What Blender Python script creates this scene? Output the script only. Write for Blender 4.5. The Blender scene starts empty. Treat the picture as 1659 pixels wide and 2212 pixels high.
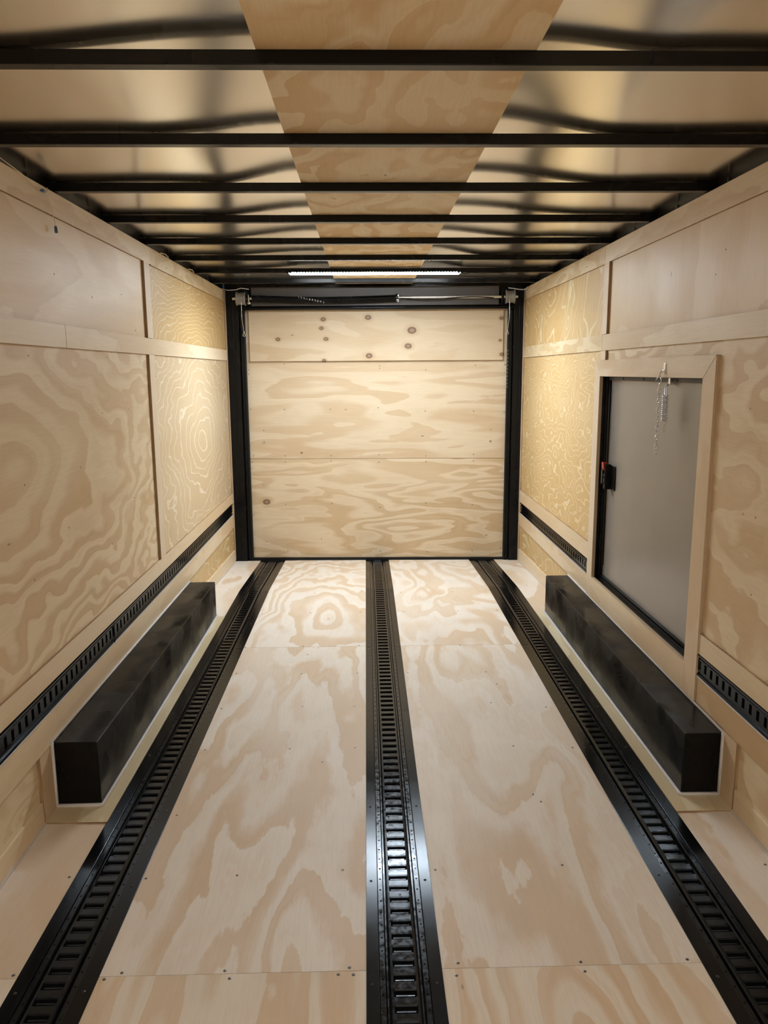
import bpy, bmesh, math, random
from mathutils import Vector, Matrix
random.seed(7)
C = bpy.context.scene.collection
S = bpy.context.scene
PI = math.pi

# ------------------------------------------------------------------ camera
cam_d = bpy.data.cameras.new('camera'); cam = bpy.data.objects.new('camera', cam_d); C.objects.link(cam)
cam_d.sensor_fit = 'VERTICAL'; cam_d.sensor_height = 24.0; cam_d.lens = 1660.0/2212.0*24.0
cam_d.clip_start = 0.02
RM = Matrix(((0.99970036, 0.01020887, -0.0222479), (-0.02372086, 0.17967502, -0.98343999), (-0.00604242, 0.98367305, 0.17986334)))
# columns of RM are the camera axes seen from the trailer (x across, y towards the ramp door, z up)
cam.matrix_world = Matrix.Translation((0, 0, 1.57)) @ RM.to_4x4()
S.camera = cam
# ------------------------------------------------------------------ world, exposure
w = bpy.data.worlds.new('world'); S.world = w; w.use_nodes = True
w.node_tree.nodes['Background'].inputs[0].default_value = (0.01, 0.012, 0.016, 1)
w.node_tree.nodes['Background'].inputs[1].default_value = 1.0
S.view_settings.view_transform = 'Standard'; S.view_settings.look = 'None'
S.view_settings.gamma = 1.0; S.view_settings.use_curve_mapping = False
S.view_settings.exposure = 0.75
S.cycles.diffuse_bounces = 8; S.cycles.glossy_bounces = 6; S.cycles.max_bounces = 12
S.cycles.sample_clamp_indirect = 6.0
LED_COL = (0.86, 0.95, 1.0)
LED_POWER = 190.0          # strength of each strip's diffuser

# ------------------------------------------------------------------ room measures (metres)
XL, XR = -1.151, 1.309       # faces of the trim boards on the side walls
ZT = 2.232                   # top of the plywood walls
YB = -2.2                    # end of the trailer behind the camera
YD, YE = 5.45, 6.60          # floor starts to slope down, floor end
DROP = 0.062
Z_BEAM, Z_ROOF = 2.236, 2.267
def zf(y): return 0.0 if y < YD else -(y-YD)/(YE-YD)*DROP

# ------------------------------------------------------------------ materials
def nodes(name):
    m = bpy.data.materials.new(name); m.use_nodes = True
    nt = m.node_tree; b = nt.nodes['Principled BSDF']
    return m, nt, b
def N(nt, t, **k):
    n = nt.nodes.new(t)
    for a, v in k.items(): setattr(n, a, v)
    return n
def M2(nt, op, a, b=None, c=None):
    n = nt.nodes.new('ShaderNodeMath'); n.operation = op
    for i, v in enumerate((a, b, c)):
        if v is None: continue
        if isinstance(v, (int, float)): n.inputs[i].default_value = v
        else: nt.links.new(v, n.inputs[i])
    return n.outputs[0]
def mixc(nt, f, a, b, mode='MIX'):
    n = nt.nodes.new('ShaderNodeMix'); n.data_type = 'RGBA'; n.blend_type = mode
    for i, v in ((0, f), (6, a), (7, b)):
        if isinstance(v, (int, float)): n.inputs[i].default_value = v
        elif isinstance(v, tuple): n.inputs[i].default_value = (*v, 1) if len(v) == 3 else v
        else: nt.links.new(v, n.inputs[i])
    return n.outputs[2]
def noise(nt, vec, scale, detail=2, rough=0.5, dist=0.0):
    n = nt.nodes.new('ShaderNodeTexNoise'); n.inputs['Scale'].default_value = scale
    n.inputs['Detail'].default_value = detail; n.inputs['Roughness'].default_value = rough
    n.inputs['Distortion'].default_value = dist
    nt.links.new(vec, n.inputs['Vector']); return n.outputs['Fac']
def smooth(nt, v, a, b):
    n = nt.nodes.new('ShaderNodeMapRange'); n.interpolation_type = 'SMOOTHSTEP'
    n.inputs['From Min'].default_value = a; n.inputs['From Max'].default_value = b
    nt.links.new(v, n.inputs['Value']); return n.outputs[0]

CREAM = (0.775, 0.655, 0.475); TAN = (0.60, 0.425, 0.24)
GOLD = (0.60, 0.395, 0.165); PALE = (0.76, 0.66, 0.44)
def ply(name, g, c, seed, K=5.0, center=None, style='band', cream=CREAM, tan=TAN, sg=0.55, sc=1.9, rough=0.50,
        contrast=1.0, jag=0.3, knots=None, dirt=0.0, coat=0.0, pw=1.0, spec=0.35):
    """rotary-cut pine plywood: growth-ring contours of a stretched height field; g grain axis, c cross axis"""
    m, nt, b = nodes(name)
    tc = N(nt, 'ShaderNodeTexCoord'); sp = N(nt, 'ShaderNodeSeparateXYZ'); nt.links.new(tc.outputs['Object'], sp.inputs[0])
    G = sp.outputs['XYZ'.index(g)]; Cc = sp.outputs['XYZ'.index(c)]
    def vec(a, bb, s):
        cb = N(nt, 'ShaderNodeCombineXYZ'); nt.links.new(M2(nt, 'MULTIPLY', G, a), cb.inputs[0])
        nt.links.new(M2(nt, 'MULTIPLY', Cc, bb), cb.inputs[1]); cb.inputs[2].default_value = s; return cb.outputs[0]
    f = M2(nt, 'MULTIPLY', noise(nt, vec(sg, sc, seed*3.7), 1.0, 2.2, 0.45, 0.35), K)
    if center:
        g0, c0, ag, ac, R = center
        a = M2(nt, 'POWER', M2(nt, 'ABSOLUTE', M2(nt, 'DIVIDE', M2(nt, 'SUBTRACT', G, g0), ag)), 2.0)
        d = M2(nt, 'POWER', M2(nt, 'ABSOLUTE', M2(nt, 'DIVIDE', M2(nt, 'SUBTRACT', Cc, c0), ac)), 2.0)
        w2 = noise(nt, vec(1.3, 2.6, seed+71.0), 1.0, 3.0, 0.55)
        rad = M2(nt, 'MULTIPLY', M2(nt, 'SQRT', M2(nt, 'ADD', a, d)), M2(nt, 'ADD', 0.45, M2(nt, 'MULTIPLY', w2, 1.1)))
        if pw != 1.0: rad = M2(nt, 'POWER', rad, pw)
        f = M2(nt, 'ADD', f, M2(nt, 'MULTIPLY', rad, R))
    j = noise(nt, vec(4.0, 12.0, seed+5.0), 1.0, 5.0, 0.62)
    f = M2(nt, 'ADD', f, M2(nt, 'MULTIPLY', j, jag))
    # the height of one ring varies, so rings are wide in places and narrow in others
    fr = M2(nt, 'FRACT', f)
    if style == 'band':
        up = smooth(nt, fr, 0.30, 0.62); dn = smooth(nt, fr, 0.93, 0.975)
        band = M2(nt, 'MULTIPLY', up, M2(nt, 'SUBTRACT', 1.0, dn))
    else:
        up = smooth(nt, fr, 0.0, 0.10); dn = smooth(nt, fr, 0.87, 0.97)
        band = M2(nt, 'MULTIPLY', up, M2(nt, 'SUBTRACT', 1.0, dn))
    amp = smooth(nt, noise(nt, vec(0.7, 2.0, seed+11.0), 1.0, 2.0), 0.25, 0.60)
    band = M2(nt, 'MULTIPLY', band, M2(nt, 'ADD', 0.35 if style == 'band' else 0.7, M2(nt, 'MULTIPLY', amp, 0.65 if style == 'band' else 0.3)))
    f2 = M2(nt, 'ADD', M2(nt, 'MULTIPLY', f, 2.35), M2(nt, 'MULTIPLY', j, 0.8)); fr2 = M2(nt, 'FRACT', f2)
    fine = M2(nt, 'MULTIPLY', smooth(nt, fr2, 0.25, 0.75), M2(nt, 'SUBTRACT', 1.0, smooth(nt, fr2, 0.88, 0.98)))
    patch = smooth(nt, noise(nt, vec(1.6, 3.5, seed+81.0), 1.0, 4.0, 0.6), 0.40, 0.62)
    band = M2(nt, 'ADD', M2(nt, 'MULTIPLY', band, 0.92), M2(nt, 'MULTIPLY', M2(nt, 'MULTIPLY', fine, patch), 0.26 if style == 'band' else 0.12))
    band = M2(nt, 'MULTIPLY', band, contrast)
    col = mixc(nt, band, cream, tan)
    # broad soft cloudiness, pinkish and greyish
    cl = noise(nt, vec(1.1, 2.4, seed+21.0), 1.5, 3.0, 0.55)
    col = mixc(nt, M2(nt, 'MULTIPLY', smooth(nt, cl, 0.45, 0.75), 0.28), col, (tan[0]*1.03, tan[1]*1.04, tan[2]*1.08))
    # fibre streaks
    fb = noise(nt, vec(7.0, 170.0, seed+31.0), 1.0, 3.0, 0.65)
    col = mixc(nt, M2(nt, 'MULTIPLY', M2(nt, 'SUBTRACT', fb, 0.42), 0.55), col, (tan[0]*0.75, tan[1]*0.72, tan[2]*0.7))
    # little dark checks and fastener marks along the grain
    vo = N(nt, 'ShaderNodeTexVoronoi'); vo.inputs['Scale'].default_value = 1.0
    nt.links.new(vec(3.2, 9.0, seed+41.0), vo.inputs['Vector'])
    vs = smooth(nt, vo.outputs['Distance'], 0.055, 0.03)
    gate = smooth(nt, noise(nt, vec(0.9, 1.3, seed+51.0), 1.0, 1.0), 0.50, 0.58)
    col = mixc(nt, M2(nt, 'MULTIPLY', M2(nt, 'MULTIPLY', vs, gate), 0.75), col, (0.20, 0.115, 0.06))
    if dirt:
        dn_ = noise(nt, vec(1.5, 1.5, seed+61.0), 2.2, 4.0, 0.6)
        col = mixc(nt, M2(nt, 'MULTIPLY', smooth(nt, dn_, 0.45, 0.75), dirt), col, (0.50, 0.46, 0.43))
    if knots:
        for (kg, kc, r) in knots:
            a = M2(nt, 'POWER', M2(nt, 'SUBTRACT', G, kg), 2.0)
            d = M2(nt, 'POWER', M2(nt, 'MULTIPLY', M2(nt, 'SUBTRACT', Cc, kc), 1.35), 2.0)
            dist = M2(nt, 'ADD', M2(nt, 'SQRT', M2(nt, 'ADD', a, d)), M2(nt, 'MULTIPLY', M2(nt, 'SUBTRACT', j, 0.5), r*0.5))
            halo = smooth(nt, dist, r*2.6, r*0.8); ring = smooth(nt, dist, r*1.15, r*0.92); core = smooth(nt, dist, r*0.72, r*0.45)
            col = mixc(nt, M2(nt, 'MULTIPLY', halo, 0.55), col, (0.47, 0.32, 0.18))
            col = mixc(nt, M2(nt, 'MULTIPLY', ring, 0.85), col, (0.13, 0.065, 0.035))
            col = mixc(nt, M2(nt, 'MULTIPLY', core, 0.85), col, (0.36, 0.245, 0.165))
    nt.links.new(col, b.inputs['Base Color'])
    rr = N(nt, 'ShaderNodeMapRange'); nt.links.new(cl, rr.inputs['Value'])
    rr.inputs['To Min'].default_value = rough-0.07; rr.inputs['To Max'].default_value = rough+0.12
    nt.links.new(rr.outputs[0], b.inputs['Roughness']); b.inputs['Specular IOR Level'].default_value = spec
    if coat:
        b.inputs['Coat Weight'].default_value = coat; b.inputs['Coat Roughness'].default_value = 0.16
    bp = N(nt, 'ShaderNodeBump'); bp.inputs['Strength'].default_value = 0.10; bp.inputs['Distance'].default_value = 0.002
    nt.links.new(fb, bp.inputs['Height']); nt.links.new(bp.outputs[0], b.inputs['Normal'])
    return m

def ply_edge(name, axis='x'):
    m, nt, b = nodes(name)
    tc = N(nt, 'ShaderNodeTexCoord'); mp = N(nt, 'ShaderNodeMapping'); nt.links.new(tc.outputs['Object'], mp.inputs[0])
    mp.inputs['Scale'].default_value = (420, 5, 5) if axis == 'x' else (5, 5, 420)
    n = noise(nt, mp.outputs[0], 1.0, 3, 0.6)
    col = mixc(nt, smooth(nt, n, 0.35, 0.6), (0.17, 0.10, 0.05), (0.46, 0.31, 0.17))
    nt.links.new(col, b.inputs['Base Color']); b.inputs['Roughness'].default_value = 0.7
    return m
def paint(name, col, rough=0.35, metallic=0.0, spec=0.5, wob=0.0, coat=0.0, blotch=0.0, scale=3.0):
    m, nt, b = nodes(name)
    tc = N(nt, 'ShaderNodeTexCoord')
    n = noise(nt, tc.outputs['Object'], scale, 3.0, 0.55)
    c2 = tuple(min(1, x*1.25+0.002) for x in col)
    nt.links.new(mixc(nt, n, col, c2), b.inputs['Base Color'])
    b.inputs['Metallic'].default_value = metallic; b.inputs['Specular IOR Level'].default_value = spec
    rr = N(nt, 'ShaderNodeMapRange'); nt.links.new(n, rr.inputs['Value'])
    rr.inputs['From Min'].default_value = 0.3; rr.inputs['From Max'].default_value = 0.7
    rr.inputs['To Min'].default_value = max(0.03, rough-blotch-0.03); rr.inputs['To Max'].default_value = rough+blotch+0.03
    nt.links.new(rr.outputs[0], b.inputs['Roughness'])
    if coat: b.inputs['Coat Weight'].default_value = coat; b.inputs['Coat Roughness'].default_value = 0.1
    if wob:
        n2 = noise(nt, tc.outputs['Object'], 2.2, 2.0, 0.5)
        bp = N(nt, 'ShaderNodeBump'); bp.inputs['Strength'].default_value = 1.0; bp.inputs['Distance'].default_value = wob
        nt.links.new(n2, bp.inputs['Height']); nt.links.new(bp.outputs[0], b.inputs['Normal'])
    return m
def emit(name, col, s):
    m = bpy.data.materials.new(name); m.use_nodes = True; nt = m.node_tree; b = nt.nodes['Principled BSDF']
    b.inputs['Base Color'].default_value = (0.8, 0.8, 0.8, 1)
    b.inputs['Emission Color'].default_value = (*col, 1); b.inputs['Emission Strength'].default_value = s
    return m

EDGE = ply_edge('plywood_edge'); EDGE_Z = ply_edge('plywood_edge_flat', 'z')
BLACK = paint('black_satin_steel', (0.0045, 0.0045, 0.005), 0.27, spec=0.18)
BLACK_GLOSS = paint('black_gloss_paint', (0.004, 0.004, 0.005), 0.17, spec=0.32, wob=0.0009, blotch=0.06, scale=60)
BLACK_MATTE = paint('black_matte_steel', (0.005, 0.005, 0.005), 0.45, spec=0.25)
BOXPAINT = paint('black_fender_paint', (0.003, 0.003, 0.003), 0.25, spec=0.17, blotch=0.18, scale=4.0)
TRACKF = paint('black_track_flange', (0.003, 0.003, 0.0032), 0.16, spec=0.22)
for m_ in (TRACKF, BLACK_GLOSS): m_.node_tree.nodes['Principled BSDF'].inputs['Specular Tint'].default_value = (0.72, 0.84, 1.0, 1)
RUBBER = paint('black_rubber', (0.006, 0.006, 0.006), 0.6, spec=0.3)
HOLE = paint('dark_hole', (0.002, 0.002, 0.002), 0.9, spec=0.1)
CAULK = paint('grey_white_sealant', (0.55, 0.54, 0.55), 0.5)
CAULK_DIM = paint('smeared_sealant', (0.50, 0.45, 0.42), 0.6)
ZINC = paint('zinc_plated_steel', (0.62, 0.63, 0.66), 0.25, metallic=1.0)
SCREW = paint('dark_screw_steel', (0.16, 0.155, 0.16), 0.35, metallic=0.9)
SCREW_B = paint('black_screw', (0.015, 0.015, 0.016), 0.3)
DRUM = paint('cast_aluminium', (0.33, 0.32, 0.30), 0.5, metallic=0.7)
CHROME = paint('bright_shaft_steel', (0.65, 0.64, 0.62), 0.25, metallic=1.0)
DOORGREY = paint('grey_door_skin', (0.235, 0.215, 0.195), 0.24, spec=0.5, wob=0.00008)
HEADER = paint('charcoal_steel', (0.075, 0.070, 0.070), 0.5, metallic=0.3)
RED = paint('red_plastic', (0.30, 0.012, 0.012), 0.25)
WIRE = paint('cream_wire', (0.62, 0.52, 0.38), 0.5)
BLUE = paint('blue_plastic', (0.05, 0.10, 0.20), 0.4)
WHITEW = paint('white_marker', (0.75, 0.78, 0.80), 0.5)
def roofmat():
    m, nt, b = nodes('bare_aluminium_roof')
    tc = N(nt, 'ShaderNodeTexCoord'); n = noise(nt, tc.outputs['Object'], 1.3, 3, 0.55)
    nt.links.new(mixc(nt, n, (0.80, 0.77, 0.72), (0.88, 0.85, 0.80)), b.inputs['Base Color'])
    b.inputs['Metallic'].default_value = 1.0
    rr = N(nt, 'ShaderNodeMapRange'); nt.links.new(n, rr.inputs['Value']); rr.inputs['To Min'].default_value = 0.13; rr.inputs['To Max'].default_value = 0.24
    nt.links.new(rr.outputs[0], b.inputs['Roughness'])
    return m
ROOF = roofmat()
LENS = emit('led_diffuser', LED_COL, LED_POWER)
LENS2 = emit('led_diffuser_dimmer', LED_COL, LED_POWER*0.85)
DIODE = emit('led_diode', (0.85, 1.0, 1.15), LED_POWER*1.5)

# ------------------------------------------------------------------ mesh helpers
class MB:
    def __init__(s): s.v = []; s.f = []; s.mi = []
    def face(s, pts, mi=0):
        i = len(s.v); s.v += [tuple(p) for p in pts]; s.f.append(tuple(range(i, i+len(pts)))); s.mi.append(mi)
    def box(s, x0, x1, y0, y1, z0, z1, mi=0, edge=None, face=None):
        """edge: material index for faces other than those along axis `face`"""
        i = len(s.v)
        s.v += [(x0,y0,z0),(x1,y0,z0),(x1,y1,z0),(x0,y1,z0),(x0,y0,z1),(x1,y0,z1),(x1,y1,z1),(x0,y1,z1)]
        fs = [((0,3,2,1),'z'),((4,5,6,7),'z'),((0,1,5,4),'y'),((2,3,7,6),'y'),((1,2,6,5),'x'),((3,0,4,7),'x')]
        for q, ax in fs:
            s.f.append(tuple(i+k for k in q)); s.mi.append(mi if (edge is None or ax == face) else edge)
        return s
    def sweep(s, x0, x1, z0, z1, ys, mi=0, fz=zf):
        """bar along y that follows the floor slope"""
        i = len(s.v)
        for y in ys:
            d = fz(y); s.v += [(x0,y,z0+d),(x1,y,z0+d),(x1,y,z1+d),(x0,y,z1+d)]
        for k in range(len(ys)-1):
            a = i+4*k; b = a+4
            for p, q in ((0,1),(1,2),(2,3),(3,0)):
                s.f.append((a+p, a+q, b+q, b+p)); s.mi.append(mi)
        e = i+4*(len(ys)-1)
        s.f.append((i,i+3,i+2,i+1)); s.mi.append(mi); s.f.append((e,e+1,e+2,e+3)); s.mi.append(mi)
        return s
    def tube(s, pts, r, n=8, mi=0, closed=False):
        pts = [Vector(p) for p in pts]; i0 = len(s.v); L = len(pts)
        up = Vector((0.123, 0.456, 0.88)).normalized()
        prev = None
        for k, p in enumerate(pts):
            t = (pts[(k+1) % L]-pts[k-1]) if closed else (pts[min(k+1, L-1)]-pts[max(k-1, 0)])
            t.normalize()
            if prev is None:
                a = t.cross(up).normalized()
            else:
                a = (prev - t*prev.dot(t)).normalized()
            prev = a; b = t.cross(a)
            rr = r[k] if isinstance(r, (list, tuple)) else r
            for q in range(n):
                th = 2*PI*q/n; s.v.append(tuple(p+(a*math.cos(th)+b*math.sin(th))*rr))
        for k in range(L if closed else L-1):
            A = i0+k*n; B = i0+((k+1) % L)*n
            for q in range(n):
                s.f.append((A+q, A+(q+1) % n, B+(q+1) % n, B+q)); s.mi.append(mi)
        if not closed:
            s.f.append(tuple(i0+q for q in range(n))[::-1]); s.mi.append(mi)
            s.f.append(tuple(i0+(L-1)*n+q for q in range(n))); s.mi.append(mi)
        return s
    def disc(s, c, r, h, axis='z', n=10, mi=0):
        """low domed screw head standing h proud along axis (sign of h)"""
        ax = {'x': 0, 'y': 1, 'z': 2}[axis]; o = [(1, 2), (0, 2), (0, 1)][ax]; i = len(s.v)
        for rr, hh in ((r, 0), (r*0.9, h*0.6), (r*0.45, h), (r*0.25, h*0.35)):
            for q in range(n):
                p = list(c); p[o[0]] += rr*math.cos(2*PI*q/n); p[o[1]] += rr*math.sin(2*PI*q/n); p[ax] += hh; s.v.append(tuple(p))
        for k in range(3):
            for q in range(n):
                s.f.append((i+k*n+q, i+k*n+(q+1) % n, i+(k+1)*n+(q+1) % n, i+(k+1)*n+q)); s.mi.append(mi)
        s.f.append(tuple(i+3*n+q for q in range(n))); s.mi.append(mi)
        return s
    def build(s, name, mats, parent=None, smooth=False, bevel=0, loc=None):
        me = bpy.data.meshes.new(name); me.from_pydata(s.v, [], s.f); me.update()
        if not isinstance(mats, (list, tuple)): mats = [mats]
        for m in mats: me.materials.append(m)
        me.polygons.foreach_set('material_index', s.mi)
        bm = bmesh.new(); bm.from_mesh(me); bmesh.ops.recalc_face_normals(bm, faces=bm.faces); bm.to_mesh(me); bm.free()
        if smooth: me.polygons.foreach_set('use_smooth', [True]*len(me.polygons))
        o = bpy.data.objects.new(name, me); C.objects.link(o)
        if parent is not None: o.parent = parent
        if bevel:
            b = o.modifiers.new('bevel', 'BEVEL'); b.width = bevel; b.segments = 2; b.limit_method = 'ANGLE'
        return o
def empty(name, loc=(0, 0, 0), rz=0.0):
    o = bpy.data.objects.new(name, None); C.objects.link(o); o.location = loc; o.rotation_euler = (0, 0, rz); return o
def tag(o, label, cat=None, group=None, kind=None):
    o['label'] = label
    if cat: o['category'] = cat
    if group: o['group'] = group
    if kind: o['kind'] = kind
    return o
def struct(o, label, cat): return tag(o, label, cat, kind='structure')
def shared(mesh_name, mb, mat, smooth=True):
    o = mb.build(mesh_name, mat, smooth=smooth); return o
def copies(src, places, parent, names=None):
    """put src at the first place and linked copies at the others"""
    src.parent = parent; src.location = places[0]
    for p in places[1:]:
        c = src.copy(); C.objects.link(c); c.parent = parent; c.location = p
def frange(a, b, n): return [a+(b-a)*i/n for i in range(n+1)]

SEAMS = [YB, 1.796, 4.256, YE]

# ================================================================== FLOOR
floor = empty('floor'); struct(floor, 'plywood floor in sheets with three recessed black tracks, sloping down at the ramp', 'floor')
sub = MB()
i = 0
ys = [YB, YD, YE]
sub.sweep(XL-0.05, XR+0.05, -0.06, -0.022, ys)
sub.build('subfloor', BLACK_MATTE, floor)
strips = [(XL-0.012, -0.925), (-0.727, -0.008), (0.185, 0.895), (1.098, XR+0.012)]
fl_mats = {}
k = 0
fcream = (0.78, 0.73, 0.675); ftan = (0.655, 0.52, 0.385)
specs = {  # (strip, section): ring count, centre
    (1, 1): dict(K=7.0, sg=0.7, sc=2.6, seed=3.1, jag=0.9), (2, 1): dict(K=6.5, sg=0.65, sc=2.6, seed=8.3, jag=0.8),
    (1, 0): dict(K=7.5, sg=0.6, sc=3.4, seed=5.2, jag=0.5), (2, 0): dict(K=3.0, sg=0.5, sc=2.2, seed=12.4, center=(1.55, 0.52, 0.40, 0.16, 2.0)),
    (1, 2): dict(K=4.5, sg=0.9, sc=2.4, seed=4.4, center=(4.75, -0.25, 0.75, 0.30, 3.0)),
    (2, 2): dict(K=7.0, sg=1.2, sc=2.6, seed=9.9), (0, 2): dict(K=4.0, sg=0.9, sc=2.5, seed=2.2), (3, 2): dict(K=3.5, sg=0.9, sc=2.5, seed=7.2)}
for si, (x0, x1) in enumerate(strips):
    for sj in range(3):
        y0, y1 = SEAMS[sj]+0.0012, SEAMS[sj+1]-0.0012
        sp_ = specs.get((si, sj), dict(K=3.0, seed=si*3.3+sj*1.7+0.5)); sp_ = dict(sp_); seed = sp_.pop('seed')
        mat = ply('floor_plywood', 'Y', 'X', seed, cream=fcream if sj else (0.77, 0.70, 0.61), tan=ftan if sj else (0.65, 0.50, 0.345),
                  rough=0.47, dirt=0.15, contrast=1.0, coat=0.0, **sp_)
        mb = MB(); yy = [y0, y1] if sj < 2 else [y0, YD, y1]
        mb.sweep(x0, x1, -0.02, 0.0, yy)
        p = mb.build('plywood_sheet', mat, floor)
scr = [(-0.378, 4.267), (-0.713, 4.266), (-0.054, 4.269), (-0.343, 4.134), (-0.354, 3.853), (-0.317, 3.447), (-0.336, 3.03), (-0.192, 2.913), (-0.695, 3.033), (-0.696, 2.548), (-0.709, 2.196), (-0.423, 2.202), (-0.089, 2.218), (-0.391, 1.806), (-0.374, 1.779), (-0.664, 1.807), (-0.704, 1.786), (-0.059, 1.807), (-0.088, 1.784), (-0.048, 1.782), (0.623, 3.842), (0.654, 3.68), (0.587, 3.457), (0.613, 3.023), (0.633, 2.591), (0.614, 2.641), (0.618, 2.22), (0.207, 2.209), (0.233, 1.814), (0.224, 1.771), (0.564, 1.808), (0.566, 1.775), (0.854, 1.808), (0.208, 3.848), (0.535, 4.246), (0.874, 4.275), (-0.954, 2.21), (-0.95, 1.807), (1.271, 2.201), (-0.06, 3.85), (-0.07, 3.44), (-0.06, 3.03), (0.84, 3.4), (0.86, 3.0), (-0.70, 3.87), (-0.70, 3.44), (-0.05, 4.9), (-0.04, 5.4), (0.24, 4.9), (0.24, 5.35), (0.60, 4.9), (0.61, 5.35), (-0.38, 4.9), (-0.38, 5.35), (-0.70, 4.9), (0.86, 4.9), (-1.05, 5.0), (1.2, 5.0), (-1.02, 5.5), (1.18, 5.5)]
sc_mb = MB().disc((0, 0, 0), 0.0048, 0.0013)
sc0 = sc_mb.build('screw', SCREW, smooth=False)
copies(sc0, [(x, y, zf(y)) for x, y in scr], floor)

# ================================================================== RECESSED FLOOR TRACKS
P = 0.0508
def floor_track(cx, wl, wr, label, y0=-1.0):
    """wl, wr: outer half widths of the two side plates"""
    t = empty('floor_track', (cx, 0, 0))
    tag(t, label, 'cargo track', group=None)
    yend = YE-0.01
    brk = 4.235
    for (a, b_) in ((-wl, -0.066), (0.066, wr)):
        for (ya, yb_) in ((y0, brk), (brk+0.003, yend)):
            mb = MB(); yy = [ya, yb_] if yb_ < YD else [ya, YD-0.03, YD+0.03, yb_]
            mb.sweep(a, b_, -0.001, 0.0028, yy); mb.build('side_plate', TRACKF, t, bevel=0.0008)
    # stepped rail
    mb = MB(); ys_ = [y0, YD-0.03, YD+0.03, yend]
    def strip(pts, mi=0):
        for k_ in range(len(ys_)-1):
            ya, yb_ = ys_[k_], ys_[k_+1]
            for (t0, n0), (t1, n1) in zip(pts, pts[1:]):
                mb.face([(t0, ya, n0+zf(ya)), (t1, ya, n1+zf(ya)), (t1, yb_, n1+zf(yb_)), (t0, yb_, n0+zf(yb_))], mi)
    strip([(-0.066, -0.016), (-0.0655, -0.003), (-0.064, -0.002), (-0.050, -0.002), (-0.047, -0.006), (-0.046, -0.015), (-0.042, -0.015), (-0.0395, -0.004), (-0.036, 0.0005)])
    strip([(0.036, 0.0005), (0.0395, -0.004), (0.042, -0.015), (0.046, -0.015), (0.047, -0.006), (0.050, -0.002), (0.064, -0.002), (0.0655, -0.003), (0.066, -0.016)])
    # slotted raised centre
    n = int((yend-y0)/P)
    X = [-0.036, -0.032, -0.0275, 0.0275, 0.032, 0.036]
    X2 = [-0.036, -0.0295, -0.0275, 0.0275, 0.0295, 0.036]
    for k_ in range(n):
        s0 = y0+k_*P; s = [s0, s0+0.0100, s0+0.0125, s0+0.0350, s0+0.0375, s0+P]
        H = 0.0015
        def h(ix, iy):
            if ix in (2, 3) and iy in (2, 3): return -0.0025
            if ix in (2, 3) or iy in (2, 3): return 0.0002 if (1 <= ix <= 4 and 1 <= iy <= 4) else H
            if ix in (0, 5): return 0.0005
            return H
        hh = lambda ix, iy: (-0.0022 if (ix in (2, 3) and iy in (2, 3)) else (0.0005 if ix in (0, 5) else H))
        for iy in range(5):
            for ix in range(5):
                if ix == 2 and iy == 2: continue
                q = [(ix, iy), (ix+1, iy), (ix+1, iy+1), (ix, iy+1)]
                mb.face([(X2[a], s[b_], hh(a, b_)+zf(s[b_])) for a, b_ in q])
        # slot walls
        x0_, x1_, ya, yb_ = X2[2], X2[3], s[2], s[3]; zt = -0.0022; zb = -0.015
        c4 = [(x0_, ya), (x1_, ya), (x1_, yb_), (x0_, yb_)]
        for a in range(4):
            p, q = c4[a], c4[(a+1) % 4]
            mb.face([(p[0], p[1], zt+zf(p[1])), (q[0], q[1], zt+zf(q[1])), (q[0], q[1], zb+zf(q[1])), (p[0], p[1], zb+zf(p[1]))], 1)
        d = zf(ya)
        # rolled tab inside the slot, on the far side
        tb = [(0.0095, -0.0068), (0.0105, -0.0056), (0.0138, -0.0056), (0.0148, -0.0068), (0.0148, -0.012), (0.0095, -0.012)]
        for q_, ((a0, b0), (a1, b1)) in enumerate(zip(tb, tb[1:]+tb[:1])):
            mb.face([(-0.0245, ya+a0, b0+d), (0.0245, ya+a0, b0+d), (0.0245, ya+a1, b1+d), (-0.0245, ya+a1, b1+d)], 0 if q_ < 3 else 1)
        mb.face([(-0.0245, ya+a, b_+d) for a, b_ in tb], 1); mb.face([(0.0245, ya+a, b_+d) for a, b_ in tb], 1)
        for sx in (-0.057, 0.057):
            for hy in (0.022,):
                yc = s0+hy; pts = [(sx+0.003*math.cos(q*PI/3), yc+0.003*math.sin(q*PI/3), -0.0016+zf(yc)) for q in range(6)]
                mb.face(pts, 1)
    mb.build('slotted_rail', [BLACK_GLOSS, HOLE], t)
    tr = MB(); tr.sweep(-0.066, 0.066, -0.0195, -0.0155, ys_); tr.build('recess_tray', HOLE, t)
    s1 = MB().disc((0, 0, 0), 0.0045, 0.0018).build('screw', SCREW_B)
    pl = []
    yv = 1.743
    for y in [1.743, 2.157, 2.573, 2.99, 3.39, 3.79, 4.11+0.09, 4.27, 4.68, 5.08, 5.40, 5.75, 6.15]:
        for x in (-(wl+0.066)/2-0.002, (wr+0.066)/2): pl.append((x, y, 0.0028+zf(y)))
    copies(s1, pl, t)
    return t
floor_track(0.0865, 0.1005, 0.1015, 'middle black slotted floor track running to the ramp door, shiniest of the three floor tracks')
floor_track(-0.829, 0.106, 0.109, 'black slotted floor track beside the left wheel box')
floor_track(0.9975, 0.109, 0.108, 'black slotted floor track beside the right wheel box')

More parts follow.
